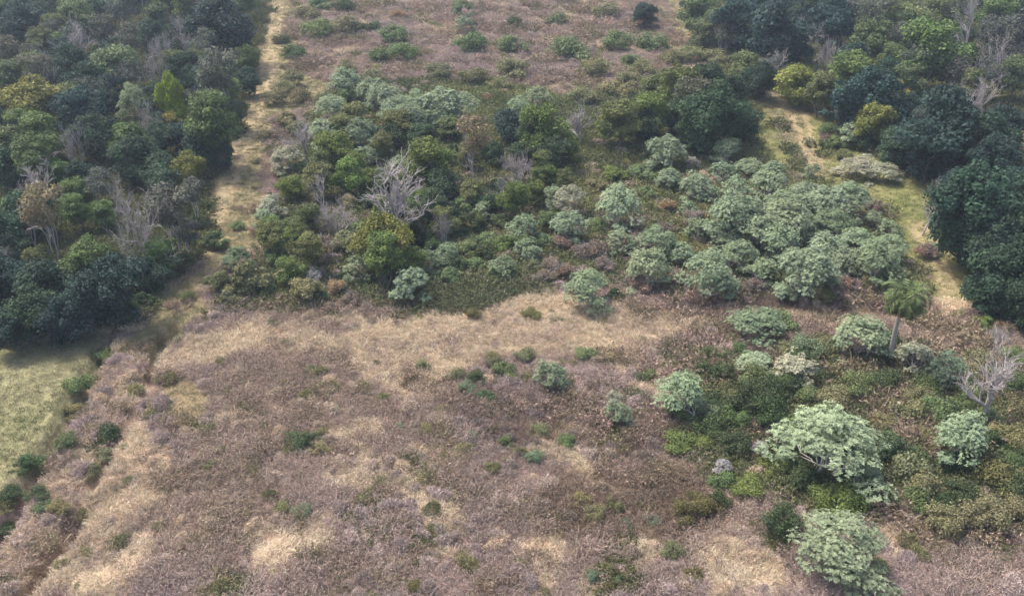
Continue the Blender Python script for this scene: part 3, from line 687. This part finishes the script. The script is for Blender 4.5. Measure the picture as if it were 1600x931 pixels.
# ---------------------------------------------------------------- ground cover (nobody could count it)
def clump(name, V, faces, tint): return mesh_np(name, V, faces, M_SCRUB, tint)
def hidden_collection(name, meshes):
    c = bpy.data.collections.new(name)
    for i, me in enumerate(meshes):
        o = bpy.data.objects.new(name + '_clump', me); c.objects.link(o)
    return c
leafy_len = .06
scrub_src = hidden_collection('scrub', [clump('scrub', *blades(600 + i, 46, .55, .38, .007, 1.1, .8, 240)) for i in range(5)])
leafy_len = .04
grass_src = hidden_collection('grass', [clump('grass', *blades(620 + i, 95, .42, .34, .008, 1.0, 1.0, 0)) for i in range(4)])
leafy_len = .09
herb_src = hidden_collection('herb', [clump('herb', *blades(640 + i, 26, .5, .36, .008, 1.0, .7, 380)) for i in range(4)])
def mound(seed, nb, L, wid):
    r = np.random.RandomState(seed); d = rand_dir(r, nb); d[:, 2] = np.abs(d[:, 2]); q = np.sqrt(r.rand(nb))[:, None]
    bump = .75 + .5 * r.rand(12); c0_ = rand_dir(r, 12); amp = (np.maximum(0, d @ c0_.T) ** 6 * bump).sum(1)[:, None]
    p = d * np.array([.5, .5, .46]) * (.55 + .28 * amp) * (.55 + .45 * q); p[:, 2] -= .03
    u_ = nrm(d * .8 + r.normal(0, .75, (nb, 3))); sd_ = nrm(np.cross(u_, rand_dir(r, nb))); LL = L * r.uniform(.5, 1.5, nb)
    V, f = leaf_quads(p, u_, sd_, LL, wid * r.uniform(.6, 1.6, nb), .1)
    return V, [f], r.rand(nb)
mound_src = hidden_collection('mound', [clump('mound', *mound(700 + i, 1700, .15, .015)) for i in range(5)])
heap_src = hidden_collection('heap', [clump('heap', *blades(680 + i, 150, .55, .42, .006, 1.0, .7, 420)) for i in range(4)])
short_src = hidden_collection('short', [clump('short', *blades(660 + i, 110, .16, .4, .007, .9, .8, 0)) for i in range(3)])

def scatter_points(y0, y1, step):
    ys = np.arange(y0, y1, step); pts = []
    for yy in ys:
        d = (yy * cp + H * sp); hw = d * 800 / F * 1.03 + 4
        xs = np.arange(-hw, hw, step); pts.append(np.stack([xs, np.full(len(xs), yy)], 1))
    p = np.concatenate(pts); return p + rs.uniform(-.6, .6, p.shape) * step
pts = np.concatenate([scatter_points(31, 80, .38), scatter_points(80, 130, .5), scatter_points(130, 205, .72)])
X, Y = pts[:, 0], pts[:, 1]
zm = {k: zmask(k, X, Y, .5 if k == 'pasture' else 1.5) for k in Z}
# noise that makes straw patches and green patches inside the scrub
pa = fbm(X, Y, 5.0, 3); pb = fbm(X + 300, Y, 3.0, 3); pc = fbm(X, Y + 300, 9, 2); u = rs.rand(len(X))
kind = np.full(len(X), 0)                         # 0 scrub 1 grass 2 herb 3 short grass -1 none
kind[pa > .66] = 1
kind[(pb > .70) & (u < .7)] = 2
kind[zm['tan'] & (u < .5)] = 1
kind[zm['straw'] & (u < .93)] = 1
kind[zm['track'] & ~zm['straw']] = 3
kind[zm['lush']] = np.where(u[zm['lush']] < .6, 2, 0)
th = zm['thicket'] & ~zm['lush'] & ~zm['straw'] & ~zm['track']
kind[th] = np.where(u[th] < np.where(Y[th] > 95, .85, .45), 2, 0)
kind[zm['wood'] & ~zm['track']] = np.where(u[zm['wood'] & ~zm['track']] < .6, 2, -1)
kind[zm['verge'] & ~zm['track']] = 3
kind[zm['pasture'] | zm['olive']] = 3
kind[zm['redsoil']] = -1
keep = kind >= 0
for pl, dep, wd in DITCH: keep &= ~((line_dist(pl, X, Y) < wd * .42) & (u < .85))
for pl in RUTS: keep &= ~((line_dist(pl, X + .5 * (fbm(X, Y, 2, 2) - .5), Y) < .38) & (rs.rand(len(X)) < .85))
def lerp(a, b, t): return np.asarray(a)[None] * (1 - t[:, None]) + np.asarray(b)[None] * t[:, None]
hue = np.zeros((len(X), 3))
j = rs.rand(len(X)); c0 = np.clip((pc - .3) / .4, 0, 1); c1 = np.clip((pb - .3) / .4, 0, 1)
hue[kind == 0] = 1.3 * (lerp((.27, .212, .197), (.25, .19, .148), c0) * .6 + lerp((.42, .335, .27), (.12, .10, .08), j) * .4)[kind == 0]
hue[kind == 1] = lerp((.58, .485, .345), (.47, .385, .285), c1)[kind == 1]
hue[kind == 2] = (lerp((.10, .125, .055), (.17, .185, .06), c0) * .5 + lerp((.09, .115, .06), (.20, .17, .085), j) * .5)[kind == 2]
hue[kind == 3] = lerp((.25, .23, .14), (.175, .185, .095), c1)[kind == 3]
pg = (kind == 3) & zm['pasture']; hue[pg] = (lerp((.13, .155, .07), (.25, .235, .145), np.clip((pa - .32) / .34, 0, 1)) * (.6 + .8 * fbm(X, Y + 7, .9, 2))[:, None])[pg]
hue[zm['olive']] = (.235, .215, .135)
vg = zm['verge'] & (kind == 3) & ~zm['track']; hue[vg] = lerp((.16, .205, .07), (.30, .29, .15), c1)[vg]
hue[zm['tan'] & (kind == 0)] *= np.array([1.25, 1.22, 1.15]); hue[zm['tan'] & (kind == 1)] *= .82
hue[zm['darkweed']] *= np.array([.62, .60, .56])
lg = (kind == 2) & zm['lush']; hue[lg] = (lerp((.085, .11, .055), (.14, .165, .07), c1) * .65 + lerp((.10, .12, .05), (.25, .22, .12), rs.rand(len(X))) * .35)[lg]
lt = (kind == 2) & th; hue[lt] *= np.array([1.15, 1.2, 1.2])
hue *= rs.uniform(.8, 1.2, (len(X), 1)) * (.72 + .56 * fbm(X + 5, Y + 71, 3.2, 3))[:, None]
scl = rs.uniform(.65, 1.3, len(X)) * np.where(Y > 130, 1.45, np.where(Y > 80, 1.15, .98))
scl *= np.where((kind == 2) & (th | zm['wood'] | zm['lush']), 1.5, 1)
scl *= np.where((kind == 0) | (kind == 2), .7 + .75 * fbm(X + 77, Y, 2.5, 2), 1)
def scatter(name, kid, src, nsrc, label, cat):
    s = keep & (kind == kid); q = np.stack([X[s], Y[s], hgt(X[s], Y[s]) - .01], 1)
    me = bpy.data.meshes.new(name); me.vertices.add(len(q)); me.vertices.foreach_set('co', q.astype(np.float32).ravel())
    for nm, ty, key, dat in (('rot', 'FLOAT_VECTOR', 'vector', np.stack([rs.normal(0, .12, len(q)), rs.normal(0, .12, len(q)), rs.uniform(0, 6.28, len(q))], 1)),
                             ('scl', 'FLOAT', 'value', scl[s]), ('pick', 'INT', 'value', rs.randint(0, nsrc, len(q))), ('hue', 'FLOAT_VECTOR', 'vector', hue[s])):
        a = me.attributes.new(nm, ty, 'POINT'); a.data.foreach_set(key, np.asarray(dat, np.int32 if ty == 'INT' else np.float32).ravel())
    o = add(name, me); o['kind'] = 'stuff'; o['label'] = label; o['category'] = cat
    g = bpy.data.node_groups.new(name + '_scatter', 'GeometryNodeTree')
    g.interface.new_socket('Geometry', in_out='INPUT', socket_type='NodeSocketGeometry'); g.interface.new_socket('Geometry', in_out='OUTPUT', socket_type='NodeSocketGeometry')
    N, L = g.nodes, g.links
    gi = N.new('NodeGroupInput'); go = N.new('NodeGroupOutput'); ci = N.new('GeometryNodeCollectionInfo')
    ci.inputs['Collection'].default_value = src; ci.inputs['Separate Children'].default_value = True; ci.inputs['Reset Children'].default_value = True
    io = N.new('GeometryNodeInstanceOnPoints'); io.inputs['Pick Instance'].default_value = True
    def na(nm, ty):
        z = N.new('GeometryNodeInputNamedAttribute'); z.data_type = ty; z.inputs['Name'].default_value = nm; return z.outputs['Attribute']
    L.new(gi.outputs[0], io.inputs['Points']); L.new(ci.outputs[0], io.inputs['Instance'])
    L.new(na('pick', 'INT'), io.inputs['Instance Index']); L.new(na('rot', 'FLOAT_VECTOR'), io.inputs['Rotation']); L.new(na('scl', 'FLOAT'), io.inputs['Scale'])
    L.new(io.outputs[0], go.inputs[0])
    md = o.modifiers.new('scatter', 'NODES'); md.node_group = g
    return len(q)
mp = np.concatenate([scatter_points(31, 80, .85), scatter_points(80, 205, 1.35)]); mx_, my_ = mp[:, 0], mp[:, 1]
mu = rs.rand(len(mp)); mt = zmask('track', mx_, my_) | zmask('pasture', mx_, my_, .5) | zmask('wood', mx_, my_) | zmask('olive', mx_, my_) | zmask('redsoil', mx_, my_) | zmask('verge', mx_, my_)
ms = zmask('straw', mx_, my_, 1.5); ml = zmask('lush', mx_, my_, 1.5)
mk = ~mt & (mu < np.where(ms, .35, .85) * (.35 + 1.3 * np.clip(fbm(mx_ + 11, my_, 3.5, 2) - .1, 0, 1)))
for pl, dep, wd in DITCH: mk &= line_dist(pl, mx_, my_) > wd * .5
mq = rs.rand(len(mp)); mh = lerp((.42, .34, .315), (.45, .365, .275), np.clip((fbm(mx_, my_ + 300, 9, 2) - .3) / .4, 0, 1)) * rs.uniform(.7, 1.12, (len(mp), 1))
gq = (mq < .16) | (ml & (mq < .75)); mh[gq] = (lerp((.19, .20, .10), (.27, .25, .12), rs.rand(len(mp))) * rs.uniform(.7, 1.2, (len(mp), 1)))[gq]
mh[(mq > .95) | (ms & (mq > .3))] = (.54, .43, .31)
md_ = zmask('darkweed', mx_, my_, 2); mh[md_] *= .62
nb_ = len(X)
X = np.concatenate([X, mx_[mk]]); Y = np.concatenate([Y, my_[mk]]); kind = np.concatenate([kind, np.full(mk.sum(), 5)]); keep = np.concatenate([keep, np.ones(mk.sum(), bool)])
scl = np.concatenate([scl, ((.5 + 1.3 * rs.rand(len(mp)) ** 2) * np.where(my_ > 80, 1.4, 1.0) * np.where(ms, .7, 1))[mk]]); hue = np.concatenate([hue, mh[mk]])
hp = np.array(HEAPS + [(hx + random.gauss(0, hs * .6), hy + random.gauss(0, hs * .6), hs * random.uniform(.5, .9)) for hx, hy, hs in HEAPS for _ in range(2)])
X = np.concatenate([X, hp[:, 0]]); Y = np.concatenate([Y, hp[:, 1]]); kind = np.concatenate([kind, np.full(len(hp), 4)]); keep = np.concatenate([keep, np.ones(len(hp), bool)])
scl = np.concatenate([scl, hp[:, 2] * 1.05])
hue = np.concatenate([hue, lerp((.34, .25, .205), (.22, .19, .11), rs.rand(len(hp))) * rs.uniform(.75, 1.1, (len(hp), 1))])
ns = [scatter('weed_mounds', 5, mound_src, 5, 'low rounded mounds of faded weeds on the open slopes', 'weeds'),
      scatter('twiggy_brush', 4, heap_src, 4, 'brown twiggy brush standing a little above the dead weeds', 'brush'),
      scatter('dead_scrub', 0, scrub_src, 5, 'pinkish brown dead weeds covering the open slopes', 'scrub'),
      scatter('straw_grass', 1, grass_src, 4, 'bleached straw grass lying in pale patches and clearings', 'grass'),
      scatter('undergrowth', 2, herb_src, 4, 'low green herbs growing between the shrubs', 'undergrowth'),
      scatter('short_grass', 3, short_src, 3, 'short yellowish grass on the pasture and the firebreak', 'grass')]
print('scatter', ns, 'plants', len(PLACED))

# ---------------------------------------------------------------- labels and groups
SHORT = {'large yellow olive spreading': 'the yellow olive spreading tree', 'single small silvery': 'the small silvery tree in the wood', 'lime yellow pointed': 'the lime yellow pointed tree',
 'pale silvery tree at the wood': 'the pale silvery tree at the wood edge', 'broad flat leafless': 'the broad flat leafless tree', 'tall tan crowned': 'the tall tan crowned tree', 'large leafless grey tree near': 'the large leafless tree at the forest corner',
 'tall whitish leafless': 'the tall whitish leafless tree', 'big pinkish grey': 'the big pinkish grey leafless tree', 'tan domed': 'the tan domed tree with white trunk', 'small white leafless': 'the small white leafless tree',
 'domed grey leafless': 'the domed grey leafless tree', 'large dull olive': 'the large dull olive corner bush', 'large yellow green tree over': 'the large yellow green tree', 'round silver bush at the edge': 'the silver bush edging the straw clearing', 'orange tan dry': 'the orange tan dry shrub',
 'round silver bush alone': 'the silver bush at the clearing tip', 'yellow olive shrub under': 'the yellow olive shrub of the grove', 'pale trunked leafless': 'the pale trunked leafless tree', 'yellow olive rounded': 'the yellow olive tree at the track fork',
 'yellow green tree leaning': 'the yellow green leaning tree', 'lone silver tree': 'the lone silver tree of the tall wood', 'large green domed': 'the large green domed tree', 'white leafless tree beside': 'the white leafless tree', 'large round evergreen': 'the large round evergreen',
 'leafless grey tree leaning': 'the leaning leafless grey tree', 'silver bush alone in': 'the lone silver bush below the clearing', 'silver tree with green foot': 'the green footed silver tree', 'whitish seed headed': 'the whitish seed headed tree', 'wide silver tree beside': 'the palm',
 'largest silver': 'the largest silver umbrella tree', 'silver tree below the large': 'the silver tree below the splayed tree', 'wide silver green': 'the silver green tree below the slope', 'large leafless tree with white splayed': 'the splayed white leafless tree',
 'fresh green sapling': 'the fresh green sapling', 'tall silver tree alone': 'the tall silver tree of the scrub field'}
marks = []
for p in PLACED:
    if p['label']:
        for q, t in SHORT.items():
            if p['label'].startswith(q): marks.append((p, t))
def edge(name, i):
    pw = Z[name][i]; return np.concatenate([pw, pw[:1]])
EDGES = [('at the pasture edge', edge('pasture', 0), 2.2), ('at the edge of the straw clearing', edge('straw', 0), 1.8), ('on the margin of the firebreak', edge('track', 0), 2.2), ('beside the forked track', edge('track', 1), 2.4)]
fam = {}
for p in PLACED: fam.setdefault((p['k'], p['zone']), []).append(p)
for (k, zone), ps in fam.items():
    med = sorted(q['s'] for q in ps)[len(ps) // 2]
    for p in ps:
        o = p['o']
        o['group'] = KIND[k][4] + 's ' + zone if len(ps) > 1 else KIND[k][4] + ' ' + zone
        if p['label']: o['label'] = p['label']; continue
        size = 'large' if p['s'] > 1.3 * med else 'small' if p['s'] < .75 * med else ''
        if size == 'small' and 'small' in KIND[k][4]: size = 'very small'
        where = zone
        near = sorted((math.hypot(p['x'] - m['x'], p['y'] - m['y']), (p['s'] + m['s']) * .5, t) for m, t in marks)
        if near and near[0][0] < near[0][1] + 1.2: where = 'beside ' + near[0][2]
        else:
            for t, pl, dd in EDGES:
                if float(line_dist(pl, np.array([p['x']]), np.array([p['y']]))[0]) < dd + p['s'] * .25: where = t; break
            else:
                if near and near[0][0] < near[0][1] + 4.5: where = 'not far from ' + near[0][2]
        o['label'] = label_of(k, size, where)
        if len(o['label'].split()) > 16: o['label'] = label_of(k, size, zone)
# shared labels keep one group
same = {}
for p in PLACED: same.setdefault(p['o']['label'], []).append(p['o'])
for lb, os_ in same.items():
    for o in os_: o['group'] = os_[0]['group']

# ---------------------------------------------------------------- thin haze in the air
hz = []
for zz in (-40, 41.5):
    hz += [(-1600, -300, zz), (1600, -300, zz), (1600, 1900, zz), (-1600, 1900, zz)]
hme = mesh_np('haze', np.array(hz, float), [np.array([[3, 2, 1, 0], [4, 5, 6, 7], [0, 1, 5, 4], [1, 2, 6, 5], [2, 3, 7, 6], [3, 0, 4, 7]])])
hm, n, l = newmat('haze'); out = n.new('ShaderNodeOutputMaterial'); pv = n.new('ShaderNodeVolumePrincipled')
pv.inputs['Color'].default_value = (.70, .84, 1.0, 1); pv.inputs['Density'].default_value = .0004; pv.inputs['Anisotropy'].default_value = .2
l.new(pv.outputs[0], out.inputs['Volume']); hme.materials.append(hm)
ho = add('haze', hme); ho['kind'] = 'stuff'; ho['label'] = 'thin bluish haze in the air over the fields'; ho['category'] = 'haze'
